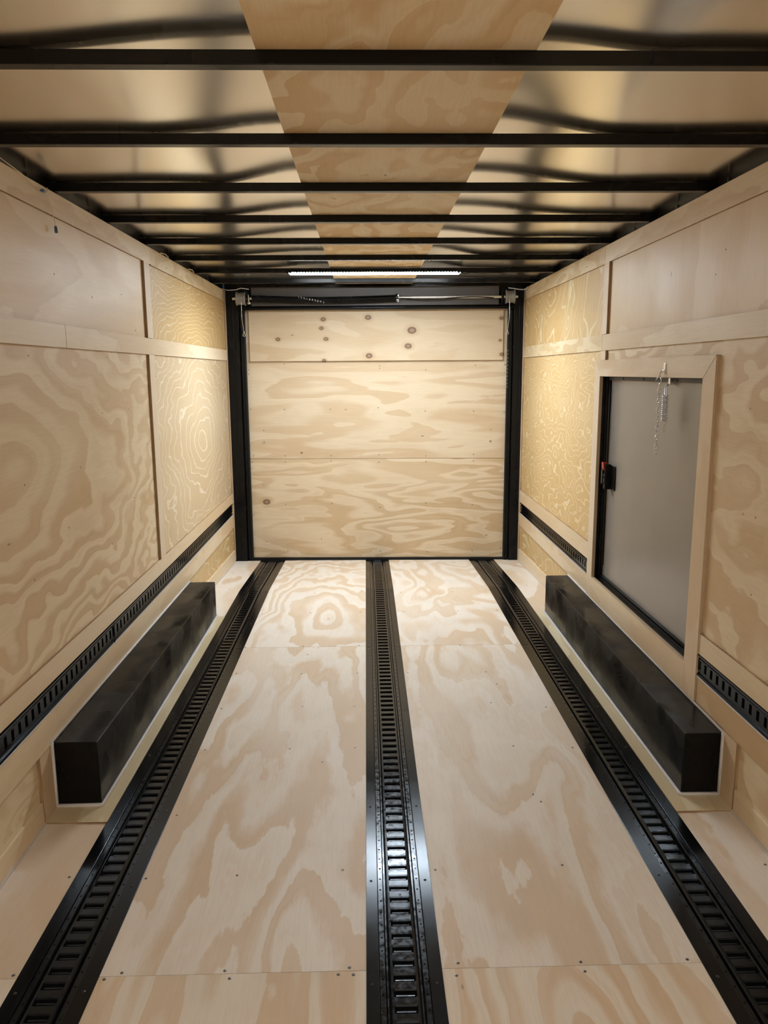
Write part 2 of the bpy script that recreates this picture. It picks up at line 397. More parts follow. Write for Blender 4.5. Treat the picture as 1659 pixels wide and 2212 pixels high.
# ================================================================== WALLS
def wall_screws(parent, side, pts, x):
    m = MB().disc((0, 0, 0), 0.004, 0.0008*(1 if side < 0 else -1), axis='x').build('nail_head', EDGE)
    copies(m, [(x, y, z) for y, z in pts], parent)
wl_ = empty('wall_left'); struct(wl_, 'left plywood side wall of the trailer with swirling wood grain', 'wall')
BW = XL-0.010
YBAT = 4.20
mats = dict(
    ln=ply('left_wall_near_lower', 'Y', 'Z', 6.2, K=4.2, center=(2.6, 1.28, 1.45, 0.58, 5.0), pw=1.3, sg=0.8, sc=1.6, contrast=0.8, jag=0.3),
    lnu=ply('left_wall_near_upper', 'Y', 'Z', 1.6, K=4.5, jag=0.4, sg=0.7, sc=1.8, contrast=0.85, cream=(0.75, 0.60, 0.41), tan=(0.64, 0.46, 0.255)),
    lf=ply('left_wall_far_lower', 'Y', 'Z', 3.9, K=7.0, center=(5.42, 1.10, 0.75, 0.40, 6.0), style='line', tan=(0.63, 0.475, 0.29), cream=(0.82, 0.74, 0.58), sg=0.8, sc=1.6, jag=0.35, coat=0.5, contrast=0.9),
    lfu=ply('left_wall_far_upper', 'Y', 'Z', 2.7, K=2.5, center=(5.5, 1.66, 0.5, 0.16, 5.0), style='line', tan=GOLD, cream=PALE, sg=0.8, sc=2.0, jag=0.4, coat=0.4),
    rn=ply('right_wall_near', 'Y', 'Z', 5.7, K=4.5, center=(4.1, -0.2, 1.3, 0.85, 3.2), sg=0.9, sc=1.3, contrast=0.8),
    rnu=ply('right_wall_near_upper', 'Z', 'Y', 5.1, K=4.0, sg=1.3, sc=1.2, contrast=0.7, cream=(0.75, 0.60, 0.41), tan=(0.64, 0.46, 0.255)),
    rf=ply('right_wall_far', 'Y', 'Z', 7.9, K=13.0, center=(5.6, -0.7, 3.0, 0.45, 4.5), style='line', tan=(0.64, 0.44, 0.195), cream=(0.84, 0.71, 0.48), sg=0.7, sc=1.4, jag=0.9, coat=0.5),
    rfu=ply('right_wall_far_upper', 'Z', 'Y', 4.9, K=20, style='line', tan=GOLD, cream=PALE, sg=1.6, sc=1.6, jag=0.5, coat=0.4),
    low=ply('low_side_panel', 'Y', 'Z', 9.3, K=9.0, style='line', tan=GOLD, cream=PALE, sg=1.6, sc=5.0, jag=0.6, coat=0.2),
    lowb=ply('low_side_panel_near', 'Y', 'Z', 3.3, K=3.0, tan=TAN, sg=1.2, sc=3.0),
    st=ply('cover_strip_plywood', 'Y', 'Z', 6.6, K=2.0, contrast=0.65, cream=(0.77, 0.65, 0.48), sg=0.5, sc=3.0),
    st2=ply('gold_cover_strip', 'Y', 'Z', 8.8, K=5.0, contrast=0.8, cream=(0.74, 0.62, 0.42), tan=(0.58, 0.42, 0.23), sg=1.8, sc=6.0, coat=0.3),
    stv=ply('upright_strip_plywood', 'Z', 'Y', 7.7, K=1.5, contrast=0.5, cream=(0.73, 0.61, 0.47)),
)
def sheet(name, x, th, y0, y1, z0, z1, mat, parent, sgn, fz=False):
    """board on a side wall whose room face is at x; sgn=-1 left wall"""
    xa, xb = (x-th, x) if sgn < 0 else (x, x+th)
    mb = MB().box(xa, xb, y0, y1, z0, z1, 0, 1, 'x')
    return mb.build(name, [mat, EDGE], parent)
def wall(parent, sgn, xs, near_lo, near_up, far_lo, far_up, yb):
    pass
sheet('plywood_sheet', BW, 0.008, YB, YBAT, 0.10, 1.72, mats['ln'], wl_, -1)
sheet('plywood_sheet', BW, 0.008, YB, YBAT, 1.72, ZT-0.004, mats['lnu'], wl_, -1)
sheet('plywood_sheet', BW, 0.008, YBAT+0.002, 6.60, 0.30, 1.72, mats['lf'], wl_, -1)
sheet('plywood_sheet', BW, 0.008, YBAT+0.002, 6.60, 1.72, ZT-0.004, mats['lfu'], wl_, -1)
sheet('plywood_sheet', BW, 0.008, YBAT+0.002, 6.60, -0.06, 0.30, mats['low'], wl_, -1)
sheet('plywood_sheet', BW-0.001, 0.008, YB, YBAT, -0.02, 0.10, mats['lowb'], wl_, -1)
wall_screws(wl_, -1, [(3.018, 1.936), (3.414, 1.889), (3.822, 1.939), (2.73, 1.631), (3.551, 1.64), (4.068, 1.628), (3.438, 1.398), (3.821, 1.396), (3.817, 0.958), (3.868, 0.75), (3.449, 0.804), (3.132, 1.194), (2.962, 0.979), (2.611, 1.198), (2.623, 0.862), (4.10, 1.20), (4.10, 0.78), (4.35, 1.20), (4.35, 0.85), (4.35, 1.55)], BW)
# outer skin behind the plywood, up to the roof
sk = MB().box(XL-0.075, XL-0.045, YB, 6.72, -0.1, 2.33); sk.build('outer_skin', BLACK_MATTE, wl_)

wr_ = empty('wall_right'); struct(wr_, 'right plywood side wall of the trailer around the grey access door', 'wall')
BR = XR+0.010
DY0, DY1, DZ0, DZ1 = 2.985, 4.315, 0.385, 1.537       # access door opening
def rsheet(y0, y1, z0, z1, m): sheet('plywood_sheet', BR, 0.008, y0, y1, z0, z1, m, wr_, 1)
rsheet(YB, 4.255, 1.72, ZT-0.004, mats['rnu']); rsheet(DY0-0.01, 4.255, 1.60, 1.72, mats['rn']); rsheet(YB, DY0-0.01, 0.10, 1.72, mats['rn'])
rsheet(DY0-0.01, DY1+0.01, -0.02, DZ0-0.01, mats['lowb']); rsheet(YB, DY0-0.01, -0.02, 0.10, mats['lowb'])
rsheet(4.257, 6.52, 1.72, ZT-0.004, mats['rfu']); rsheet(DY1+0.01, 6.52, 0.30, 1.72, mats['rf']); rsheet(DY1+0.01, 6.52, -0.06, 0.30, mats['low'])
rsheet(4.257, DY1+0.01, 1.60, 1.72, mats['rf'])
wall_screws(wr_, 1, [(2.62, 1.071), (2.533, 1.074), (2.521, 0.806), (2.627, 1.437), (2.97, 1.921), (2.9, 2.0), (4.9, 1.2), (4.75, 1.0), (5.3, 0.95), (5.3, 0.7), (4.7, 0.75)], BR)
sk = MB().box(XR+0.075, XR+0.105, YB, 6.62, -0.1, 2.33); sk.build('outer_skin', BLACK_MATTE, wr_)
wf = empty('wall_front'); struct(wf, 'plywood front wall of the trailer behind the viewpoint', 'wall')
MB().box(XL-0.05, XR+0.08, YB-0.02, YB, -0.05, 2.30).build('plywood_sheet', ply('front_wall', 'Z', 'X', 4.1, K=4), wf)

# cover strips: trim
tn = [0]
def trim(mb, mat, label, edge=True, flat=False):
    tn[0] += 1
    o = mb.build('trim_%d' % tn[0], [mat, EDGE_Z if flat else EDGE] if edge else mat); struct(o, label, 'trim'); return o
def tb(sgn, y0, y1, z0, z1, mat, label, th=0.010, out=0.0):
    x = (XL+out) if sgn < 0 else (XR-out)
    xa, xb = (x-th-out, x) if sgn < 0 else (x, x+th+out)
    return trim(MB().box(xa, xb, y0, y1, z0, z1, 0, 1, 'x'), mat, label)
# left
tb(-1, YB, 4.345, 2.145, ZT, mats['st'], 'long plywood strip along the top edge of the left wall')
tb(-1, 4.347, 6.55, 2.142, ZT, mats['st2'], 'far plywood strip along the top edge of the left wall')
tb(-1, YB, 3.057, 1.667, 1.751, mats['st'], 'near length of the horizontal strip across the left wall')
tb(-1, 3.060, 6.55, 1.667, 1.752, mats['st'], 'far length of the horizontal strip across the left wall')
tb(-1, 4.192, 4.295, 1.753, 2.144, mats['stv'], 'upright strip on the left wall above the horizontal strip', th=0.012, out=0.004)
tb(-1, 4.192, 4.295, 0.548, 1.666, mats['stv'], 'long upright strip on the left wall below the horizontal strip', th=0.012, out=0.004)
tb(-1, 6.552, 6.60, -0.05, ZT, mats['stv'], 'narrow upright strip at the far end of the left wall')
tb(-1, YB, 6.55, 0.466, 0.548, mats['st'], 'plywood band above the track on the left wall')
tb(-1, YB, 6.55, 0.250, 0.364, mats['st'], 'plywood band below the track on the left wall')
def kick(sgn, y0, y1, z1, mat, label):
    x = XL if sgn < 0 else XR; xa, xb = (x-0.01, x) if sgn < 0 else (x, x+0.01)
    mb = MB(); yy = sorted(set([y0, y1]+([YD] if y0 < YD < y1 else [])))
    i = len(mb.v)
    for y in yy: mb.v += [(xa, y, zf(y)-0.01), (xb, y, zf(y)-0.01), (xb, y, z1+zf(y)*0.6), (xa, y, z1+zf(y)*0.6)]
    for k_ in range(len(yy)-1):
        a = 4*k_; b_ = a+4
        for p, q in ((0, 1), (1, 2), (2, 3), (3, 0)): mb.f.append((a+p, a+q, b_+q, b_+p)); mb.mi.append(0)
    e = 4*(len(yy)-1); mb.f += [(0, 3, 2, 1), (e, e+1, e+2, e+3)]; mb.mi += [1, 1]
    o = mb.build('baseboard_left' if sgn < 0 else 'baseboard_right', [mat, EDGE]); struct(o, label, 'baseboard'); return o
kick(-1, YB, 2.505, 0.082, mats['st'], 'low plywood kick strip along the floor, near end of left wall')
kick(-1, 4.83, 6.55, 0.080, mats['st'], 'low plywood kick strip along the floor beyond the left wheel box')
tb(-1, 2.507, 2.612, 0.0, 0.250, mats['stv'], 'upright plywood strip just in front of the left wheel box', out=0.004)
# right
tb(1, YB, 4.325, 2.140, ZT, mats['st'], 'long plywood strip along the top edge of the right wall')
tb(1, 4.328, 6.46, 2.138, ZT, mats['st2'], 'far plywood strip along the top edge of the right wall')
tb(1, YB, 4.315, 1.676, 1.762, mats['st'], 'near length of the horizontal strip across the right wall')
tb(1, 4.318, 6.46, 1.676, 1.762, mats['st2'], 'far length of the horizontal strip across the right wall')
tb(1, 4.235, 4.318, 1.763, 2.139, mats['stv'], 'upright strip on the right wall above the horizontal strip', th=0.012, out=0.004)
tb(1, 4.235, 4.318, 1.625, 1.675, mats['stv'], 'short upright strip above the access door corner', th=0.012, out=0.004)
tb(1, 6.462, 6.51, -0.06, ZT, mats['stv'], 'narrow upright strip at the far end of the right wall')
tb(1, 4.405, 6.46, 0.466, 0.568, mats['st'], 'plywood band above the far wall track on the right')
tb(1, 4.405, 6.46, 0.262, 0.372, mats['st'], 'plywood band below the far wall track on the right')
tb(1, YB, 2.868, 0.462, 0.545, mats['st'], 'plywood band above the near wall track on the right')
tb(1, YB, 2.868, 0.262, 0.368, ply('orange_band', 'Y', 'Z', 2.9, K=3.0, cream=(0.66, 0.50, 0.32), tan=(0.54, 0.36, 0.19), sg=1.5, sc=3), 'orange-toned plywood band below the near wall track on the right')
kick(1, YB, 2.505, 0.085, mats['st'], 'low plywood kick strip along the floor, near end of right wall')
kick(1, 4.83, 6.46, 0.085, mats['st'], 'low plywood kick strip along the floor beyond the right wheel box')
tb(1, 2.507, 2.612, 0.0, 0.262, mats['stv'], 'upright plywood strip just in front of the right wheel box', out=0.004)

# ---- access door casing (mitred) on the right wall
def casing(pts, mat, label):
    """flat board given by its (y,z) outline on the right wall, 16 mm proud"""
    tn[0] += 1
    mb = MB(); xf, xb = XR-0.006, XR+0.012; n = len(pts)
    mb.face([(xf, y, z) for y, z in pts], 0); mb.face([(xb, y, z) for y, z in pts], 0)
    for k_ in range(n):
        a, b_ = pts[k_], pts[(k_+1) % n]; mb.face([(xf, *a), (xf, *b_), (xb, *b_), (xb, *a)], 1)
    o = mb.build('trim_%d' % tn[0], [mat, CASEDGE]); struct(o, label, 'door casing'); return o
CASEDGE = ply('pale_ply_edge', 'Z', 'X', 1.1, K=6, sg=0.4, sc=160, cream=(0.62, 0.49, 0.35), tan=(0.40, 0.28, 0.17))
OY0, OY1, OZ1 = 2.880, 4.405, 1.624
casing([(OY0, OZ1), (OY1, OZ1), (DY1-0.005, DZ1), (DY0, DZ1)], ply('head_casing', 'Y', 'Z', 5.1, K=3, sg=0.8, sc=4, contrast=0.7, cream=(0.75, 0.63, 0.48)), 'top board of the access door casing, with a mitred corner')
casing([(OY1, OZ1), (DY1-0.005, DZ1), (DY1-0.005, 0.262), (OY1, 0.262)], mats['stv'], 'far upright board of the access door casing')
casing([(OY0, OZ1-0.0035), (DY0, DZ1-0.0035), (DY0, 0.262), (OY0-0.012, 0.262), (OY0-0.012, 0.545)], ply('near_casing', 'Z', 'Y', 3.4, K=2, sg=0.7, sc=3, contrast=0.4, cream=(0.72, 0.59, 0.43)), 'near upright board of the access door casing')
casing([(DY0, DZ0), (DY1-0.005, DZ0), (DY1-0.005, 0.262), (DY0, 0.262)], mats['st'], 'bottom board of the access door casing above the wheel box')

# ================================================================== ACCESS DOOR
d1 = empty('door_1', (XR+0.05, (DY0+DY1)/2, DZ0)); struct(d1, 'grey metal access door set low in the right wall', 'door')
def dbox(name, x0, x1, y0, y1, z0, z1, mat, par=d1, bevel=0.0):
    off = d1.location
    return MB().box(x0-off.x, x1-off.x, y0-off.y, y1-off.y, z0-off.z, z1-off.z).build(name, mat, par, bevel=bevel)
dbox('door_panel', XR+0.052, XR+0.072, DY0-0.06, DY1-0.01, DZ0-0.01, DZ1-0.005, DOORGREY)
fr = empty('x'); bpy.data.objects.remove(fr)
off = d1.location
fm = MB()
def fb(x0, x1, y0, y1, z0, z1, mi=0): fm.box(x0-off.x, x1-off.x, y0-off.y, y1-off.y, z0-off.z, z1-off.z, mi)
# far jamb with steps and rubber seal, sill, head
fb(XR+0.012, XR+0.060, DY1-0.004, DY1+0.022, DZ0-0.02, DZ1+0.02)
fb(XR+0.030, XR+0.058, DY1-0.026, DY1-0.004, DZ0-0.0, DZ1)
fb(XR+0.012, XR+0.060, DY0-0.03, DY1+0.02, DZ0-0.022, DZ0-0.002)
fb(XR+0.034, XR+0.060, DY0-0.03, DY1, DZ0-0.004, DZ0+0.010)
fb(XR+0.012, XR+0.060, DY0-0.03, DY0-0.006, DZ0-0.02, DZ1+0.02)
fm.build('door_frame', BLACK, d1, bevel=0.0015)
fm = MB(); fb(XR+0.012, XR+0.060, DY0-0.03, DY1, DZ1-0.003, DZ1+0.02); fb(XR+0.040, XR+0.058, DY0-0.03, DY1-0.01, DZ1-0.022, DZ1-0.003)
tag(fm.build('head_frame', HEADER, d1, bevel=0.0015), 'charcoal steel head of the door frame')
fm = MB(); fm.tube([(XR+0.048-off.x, DY1-0.032-off.y, z-off.z) for z in (DZ0+0.01, 1.0, DZ1-0.02)], 0.008, 8)
fm.tube([(XR+0.048-off.x, y-off.y, DZ0+0.016-off.z) for y in (DY0-0.03, 3.6, DY1-0.03)], 0.007, 8)
fm.build('rubber_seal', RUBBER, d1, smooth=True)
rv = MB().disc((0, 0, 0), 0.006, -0.002, axis='x').build('rivet', BLACK)
copies(rv, [(XR+0.040-off.x, y-off.y, DZ1-0.012-off.z) for y in (4.05, 3.75, 3.34)], d1)
mb = MB().box(XR+0.046-off.x, XR+0.050-off.x, 4.262-off.y, 4.272-off.y, 0.405-off.z, 0.468-off.z)
mb.build('strike_plate', ZINC, d1)
# latch
lt = MB(); ly, lz = 4.215, 0.985
def lb(mb, x0, x1, y0, y1, z0, z1): mb.box(x0-off.x, x1-off.x, y0-off.y, y1-off.y, z0-off.z, z1-off.z)
lb(lt, XR+0.044, XR+0.052, ly-0.085, ly+0.012, lz-0.068, lz+0.066)
lb(lt, XR+0.012, XR+0.046, ly-0.020, ly+0.006, lz-0.068, lz+0.072)
lb(lt, XR+0.004, XR+0.012, ly+0.004, ly+0.030, lz-0.040, lz+0.045)
latch = lt.build('latch', BLACK, d1, bevel=0.004)
rt = MB()
rt.v = [(x-off.x, y-off.y, z-off.z) for x, y, z in [(XR+0.006, ly-0.014, lz+0.036), (XR+0.030, ly-0.014, lz+0.036), (XR+0.030, ly+0.028, lz+0.040), (XR+0.006, ly+0.030, lz+0.046),
        (XR+0.006, ly+0.002, lz+0.080), (XR+0.030, ly+0.002, lz+0.080), (XR+0.030, ly+0.034, lz+0.080), (XR+0.006, ly+0.034, lz+0.082)]]
rt.f = [(0,1,2,3),(4,5,6,7),(0,1,5,4),(1,2,6,5),(2,3,7,6),(3,0,4,7)]; rt.mi = [0]*6
tag(rt.build('release_tab', RED, latch, bevel=0.003), 'red release tab')
for a_, b_ in ((0.018, 0.004), (-0.004, -0.03)):
    m_ = MB(); lb(m_, XR+0.009, XR+0.013, ly-0.012, ly+0.0, lz+b_, lz+a_); m_.build('lever', HEADER, latch, bevel=0.001)

# ================================================================== CHAIN AND SPRING HOLDBACKS
def ring_pts(c, a, b_, ax1, ax2, n=12):
    c = Vector(c); a1 = Vector(ax1); a2 = Vector(ax2)
    return [tuple(c+a1*(a*math.cos(2*PI*q/n))+a2*(b_*math.sin(2*PI*q/n))) for q in range(n)]
HC = (XR-0.022, 3.370, 1.575)
hc = empty('door_holdback_chain', HC); tag(hc, 'shiny zinc chain hanging from a hook above the access door', 'chain')
m_ = MB().box(0.012, 0.016, -0.010, 0.010, -0.022, 0.022); m_.box(0.006, 0.014, -0.009, 0.009, -0.022, -0.006)
m_.build('bracket', ZINC, hc, bevel=0.001)
hk = MB(); pts = []
for q in range(15):
    t_ = q/14; pts.append((0.002, 0.004+0.014*math.sin(t_*2*PI)+0.010*t_, -0.010-0.058*t_))
hk.tube(pts, 0.0026, 8); hk.tube([(0.0, 0.006, -0.03), (-0.006, 0.028, -0.042), (-0.008, 0.034, -0.052)], 0.0024, 8)
hk.build('hook', ZINC, hc, smooth=True)
ch = MB(); z = -0.068; k_ = 0
while z > -0.37:
    ax = (1, 0, 0) if k_ % 2 else (0, 1, 0)
    ch.tube(ring_pts((0.0, 0.012+random.uniform(-.0015, .0015), z-0.009), 0.0062, 0.0130, ax, (0, 0, 1), 12), 0.0019, 6, closed=True); z -= 0.0205; k_ += 1
ch.build('chain', ZINC, hc, smooth=True)
sc_ = empty('door_holdback_spring', (XR+0.022, 3.378, 1.500)); tag(sc_, 'coiled zinc spring hanging below a small bracket in front of the grey access door', 'spring')
m_ = MB().box(-0.004, 0.026, -0.009, 0.009, 0.004, 0.036); m_.tube([(0.0, 0, 0.010), (-0.010, 0, 0.004), (-0.017, 0, 0.000)], 0.003, 8); m_.build('bracket', ZINC, sc_, bevel=0.002)
lp = MB()
for s_ in (-1, 1):
    lp.tube([(-0.016, 0.009*s_, -0.008), (-0.016, 0.010*s_, -0.10), (-0.016, 0.010*s_, -0.185), (-0.016, 0.004*s_, -0.200), (-0.016, 0, -0.203)], 0.0017, 6)
lp.tube([(-0.016, -0.009, -0.008), (-0.016, -0.004, 0.004), (-0.016, 0.004, 0.004), (-0.016, 0.009, -0.008)], 0.0017, 6)
lp.build('draw_loop', ZINC, sc_, smooth=True)
co = MB(); T = 13; pts = [(-0.016+0.0120*math.cos(2*PI*q/12), 0.0120*math.sin(2*PI*q/12), -0.040-0.115*q/(12*T)) for q in range(12*T+1)]
co.tube(pts, 0.0024, 6); co.build('coil', ZINC, sc_, smooth=True)

# ================================================================== WALL TRACKS
def wall_track(sgn, y0, y1, z0, z1, label, breaks=()):
    x = XL if sgn < 0 else XR; s = -1 if sgn < 0 else 1
    t = empty('wall_track', (x, y0, z0)); tag(t, label, 'cargo track')
    L_ = y1-y0; Hh = z1-z0
    def bx(mb, d0, d1_, a, b_, c, d, mi=0):   # depth measured into the wall
        xa, xb = sorted((s*d0, s*d1_)); mb.box(xa, xb, a, b_, c, d, mi)
    mb = MB()
    bx(mb, -0.004, 0.012, 0, L_, Hh-0.006, Hh)           # outer lips
    bx(mb, -0.001, 0.012, 0, L_, 0, 0.010)
    bx(mb, 0.004, 0.006, 0, L_, 0.010, 0.024); bx(mb, 0.004, 0.006, 0, L_, Hh-0.016, Hh-0.006)
    zl, zh = 0.024, Hh-0.016
    n = int(L_/P); 
    for k_ in range(n):
        a = k_*P
        bx(mb, 0.001, 0.004, a, a+0.030, zl, zh)
        bx(mb, 0.001, 0.004, a+0.030, a+P, zl, zl+0.006); bx(mb, 0.001, 0.004, a+0.030, a+P, zh-0.006, zh)
        bx(mb, 0.0045, 0.0083, a+0.032, a+0.038, zl+0.008, zh-0.008)
    bx(mb, 0.001, 0.004, n*P, L_, zl, zh)
    for b_ in breaks: bx(mb, -0.0045, -0.001, b_-y0, b_-y0+0.003, 0, Hh, 1)
    mb.build('slotted_rail', [TRACKF, HOLE], t)
    mb = MB(); bx(mb, 0.0085, 0.0098, 0, L_, 0, Hh); mb.build('backing', HOLE, t)
    mb = MB(); bx(mb, -0.003, 0.004, 0, L_, -0.006, 0.0); mb.build('sealant_bead', CAULK, t, bevel=0.001)
    return t
wall_track(-1, -1.0, 6.50, 0.370, 0.462, 'long black slotted track on the left wall', (3.35,))
wall_track(1, 4.425, 6.42, 0.376, 0.462, 'black slotted track on the right wall beyond the access door')
wall_track(1, -1.0, 2.868, 0.372, 0.460, 'black slotted track on the right wall in front of the access door')
for sg_ in (-1,1): pass

# ================================================================== WHEEL BOXES
def wheel_box(sgn, xi, y0, y1, zn, zfar, label):
    xw = XL if sgn < 0 else XR
    b = empty('wheel_box', ((xw+xi)/2, y0, 0)); tag(b, label, 'wheel box')
    ox = b.location.x
    x0, x1 = sorted((xw+0.002*sgn, xi)); L_ = y1-y0
    mb = MB(); e = 0.0
    mb.v = [(x0-ox, 0, 0.006), (x1-ox, 0, 0.006), (x1-ox, L_, 0.006), (x0-ox, L_, 0.006), (x0-ox, 0, zn), (x1-ox, 0, zn), (x1-ox, L_, zfar), (x0-ox, L_, zfar)]
    mb.f = [(0,3,2,1),(4,5,6,7),(0,1,5,4),(2,3,7,6),(1,2,6,5),(3,0,4,7)]; mb.mi = [0]*6
    mb.build('cover', BOXPAINT, b, bevel=0.003)
    # sealant bead round the foot and up the wall
    c = MB(); r = 0.0075
    xin = (x1 if sgn < 0 else x0)-ox; xo = (xw-ox)
    sx = 1 if sgn < 0 else -1
    c.tube([(xo+sx*0.004, -0.004, zn+0.003), (xo+sx*0.004, -0.004, 0.012), (xo+sx*0.006, -0.004, 0.010), (xin, -0.004, 0.010), (xin+sx*0.004, 0.0, 0.010), (xin+sx*0.004, L_*0.5, 0.010), (xin+sx*0.004, L_, 0.010)], r, 6)
    c.tube([(xo+sx*0.002, -0.004, zn+0.003), (xo+sx*0.002, L_*0.5, (zn+zfar)/2+0.003), (xo+sx*0.002, L_, zfar+0.003)], 0.006, 6)
    c.build('sealant_bead', CAULK, b, smooth=True)
    return b
wheel_box(-1, -0.986, 2.612, 4.83, 0.256, 0.239, 'long black wheel box along the foot of the left wall')
wheel_box(1, 1.163, 2.612, 4.83, 0.250, 0.255, 'long black wheel box below the access door on the right')
yel = ply('yellowed_floor_board', 'Y', 'X', 13.3, K=3.0, cream=(0.68, 0.60, 0.42), tan=(0.58, 0.48, 0.30), sg=1.0, sc=5.0, coat=0.2)
trim(MB().box(XL, -0.932, 2.505, 4.83, 0.0, 0.006, 0, 1, 'z'), yel, 'thin plywood board on the floor under the left wheel box', flat=True)
trim(MB().box(1.104, XR, 2.505, 4.83, 0.0, 0.006, 0, 1, 'z'), yel, 'thin plywood board on the floor under the right wheel box', flat=True)
# sealant smeared along the floor corners
for x, sg_, nm, ye in ((XL, 1, 'left', 6.55), (XR, -1, 'right', 6.46)):
    for (a, b_) in ((YB, 2.505), (4.835, ye)):
        c = MB(); c.tube([(x+sg_*0.001, y, zf(y)+0.002) for y in ([a, b_] if b_ < YD else [a, YD, b_])], 0.006, 6)
        trim(c, CAULK_DIM, 'smear of grey sealant in the %s floor corner, %s the wheel box' % (nm, 'nearer than' if b_ < YD else 'beyond'), edge=False)

# ================================================================== CEILING
ceil = empty('ceiling'); struct(ceil, 'bare aluminium roof skin with a plywood strip down the middle', 'ceiling')
PX0, PX1 = -0.234, 0.386
pm = ply('ceiling_plywood', 'Y', 'X', 14.2, K=6.5, sg=1.8, sc=3.0, jag=0.5, cream=(0.86, 0.73, 0.52), tan=(0.70, 0.49, 0.25), contrast=1.0)
MB().box(PX0, PX1, YB, 6.42, Z_ROOF, Z_ROOF+0.009, 0, 1, 'z').build('plywood_strip', [pm, EDGE], ceil)
BEAMS = [1.845+0.6035*k_ for k_ in range(8)]
rnd = random.Random(3)
amps = {}
def amp(side, y):
    k_ = math.floor((y-1.24)/0.6); f_ = (y-1.24)/0.6-k_; f_ = f_*f_*(3-2*f_)
    def A(q):
        if (side, q) not in amps: amps[(side, q)] = 0.014+0.012*random.Random(side*100+q*7+1).random()
        return amps[(side, q)]
    return A(k_)*(1-f_)+A(k_+1)*f_
def roof_side(side):
    mb = MB(); nx, ny = 56, 230
    xa, xb = (XL-0.045, PX0+0.02) if side < 0 else (PX1-0.02, XR+0.075)
    ye = 6.64
    for j in range(ny+1):
        y = YB+(ye-YB)*j/ny; a = amp(side, y)
        for i in range(nx+1):
            x = xa+(xb-xa)*i/nx
            d = (PX0-x) if side < 0 else (x-PX1); d = max(d, 0)
            w_ = 0.48+0.16*math.sin(y*1.9+side)
            t_ = max(0.0, 1-d/w_); t_ = t_*t_*(3-2*t_)
            ripple = 0.0016*math.sin(x*5.1+y*2.3+side*2)*math.sin(y*5.2+x)+0.0010*math.sin(x*9+1.7*y+4)
            edge_f = min(1, max(0, d)/0.05)
            mb.v.append((x, y, Z_ROOF+0.0022+a*t_+ripple*min(1, (0.95-min(0.95, d))*2.2+0.15)))
    for j in range(ny):
        for i in range(nx):
            q = j*(nx+1)+i; mb.f.append((q, q+1, q+nx+2, q+nx+1)); mb.mi.append(0)
    return mb.build('roof_sheet', ROOF, ceil, smooth=True)
roof_side(-1); roof_side(1)
MB().box(XL-0.08, XR+0.11, YB, 6.75, 2.32, 2.335).build('roof_backing', BLACK_MATTE, ceil)
# top rails above the walls
trim(MB().box(XL-0.045, XL-0.028, YB, 6.64, 2.20, 2.30), BLACK_MATTE, 'black steel top rail above the left wall', edge=False)
trim(MB().box(XR+0.028, XR+0.045, YB, 6.55, 2.20, 2.30), BLACK_MATTE, 'black steel top rail above the right wall', edge=False)

ORD = ['nearest', 'second nearest', 'third nearest', 'fourth nearest', 'fifth nearest', 'sixth nearest', 'seventh, carrying the lit strip light,', 'farthest']
bm0 = None
beams = BEAMS + [BEAMS[0]-0.6035*q for q in (1, 2, 3)]
for k_, y in enumerate(beams):
    if bm0 is None:
        mb = MB().box(XL-0.028, XR+0.028, 0, 0.036, 0, Z_ROOF-Z_BEAM)
        bm0 = mb.build('roof_beam', BLACK, bevel=0.0025); o = bm0
    else:
        o = bm0.copy(); C.objects.link(o)
    o.location = (0, y, Z_BEAM)
    if k_ < 8: tag(o, 'black square roof beam, %s in the row of beams' % ORD[k_], 'roof beam', group='black roof beams')
    else: tag(o, 'black roof beam overhead behind the viewpoint', 'roof beam', group='black roof beams behind the viewpoint')

# ================================================================== STRIP LIGHTS
def strip_light(y, label, lens=LENS):
    t = empty('strip_light', (0.07, y, Z_BEAM)); tag(t, label, 'light')
    # housing wrapping the beam's lower front edge; hood added to keep glare off roof
    h = MB().box(-0.588, 0.588, -0.014, 0.0, 0.0045, 0.022)
    for q in [((-0.588, -0.012, 0.0045), (0.588, -0.012, 0.0045), (0.588, -0.070, -0.0055), (-0.588, -0.070, -0.0055)),
              ((-0.588, -0.012, 0.0065), (0.588, -0.012, 0.0065), (0.588, -0.070, -0.0045), (-0.588, -0.070, -0.0045)),
              ((-0.588, -0.070, -0.0055), (0.588, -0.070, -0.0055), (0.588, -0.070, -0.0045), (-0.588, -0.070, -0.0045)),
              ((-0.588, -0.012, -0.0065), (0.588, -0.012, -0.0065), (0.588, -0.012, 0.0045), (-0.588, -0.012, 0.0045))]: h.face(q)
    h.build('housing', BLACK, t)
    for s_ in (-1, 1):
        MB().box(0.586*s_-0.006, 0.586*s_+0.006, -0.068, 0.034, -0.012, 0.000).build('end_cap', BLACK, t, bevel=0.002)
    # diffuser: narrow front face and wide face turned down
    mb = MB(); pr = [(-0.012, -0.0062), (-0.012, -0.0088), (-0.0105, -0.0100), (0.032, -0.0100)]
    for (a0, b0), (a1, b1) in zip(pr, pr[1:]):
        mb.face([(-0.578, a0, b0), (0.578, a0, b0), (0.578, a1, b1), (-0.578, a1, b1)])
    mb.build('diffuser', lens, t, smooth=False)
    dm = MB(); dm.box(-0.0045, 0.0045, -0.0022, 0.0, -0.0035, 0.0035); dd = dm.build('diode', DIODE)
    copies(dd, [(-0.57+1.14*(q+0.5)/58, -0.0125, -0.0026) for q in range(58)], t)
    return t
strip_light(BEAMS[6]-0.001, 'lit cold-white strip light fixed to a roof beam near the ramp door')
strip_light(-1.175, 'cold-white strip light on a roof beam behind the viewpoint', LENS2)
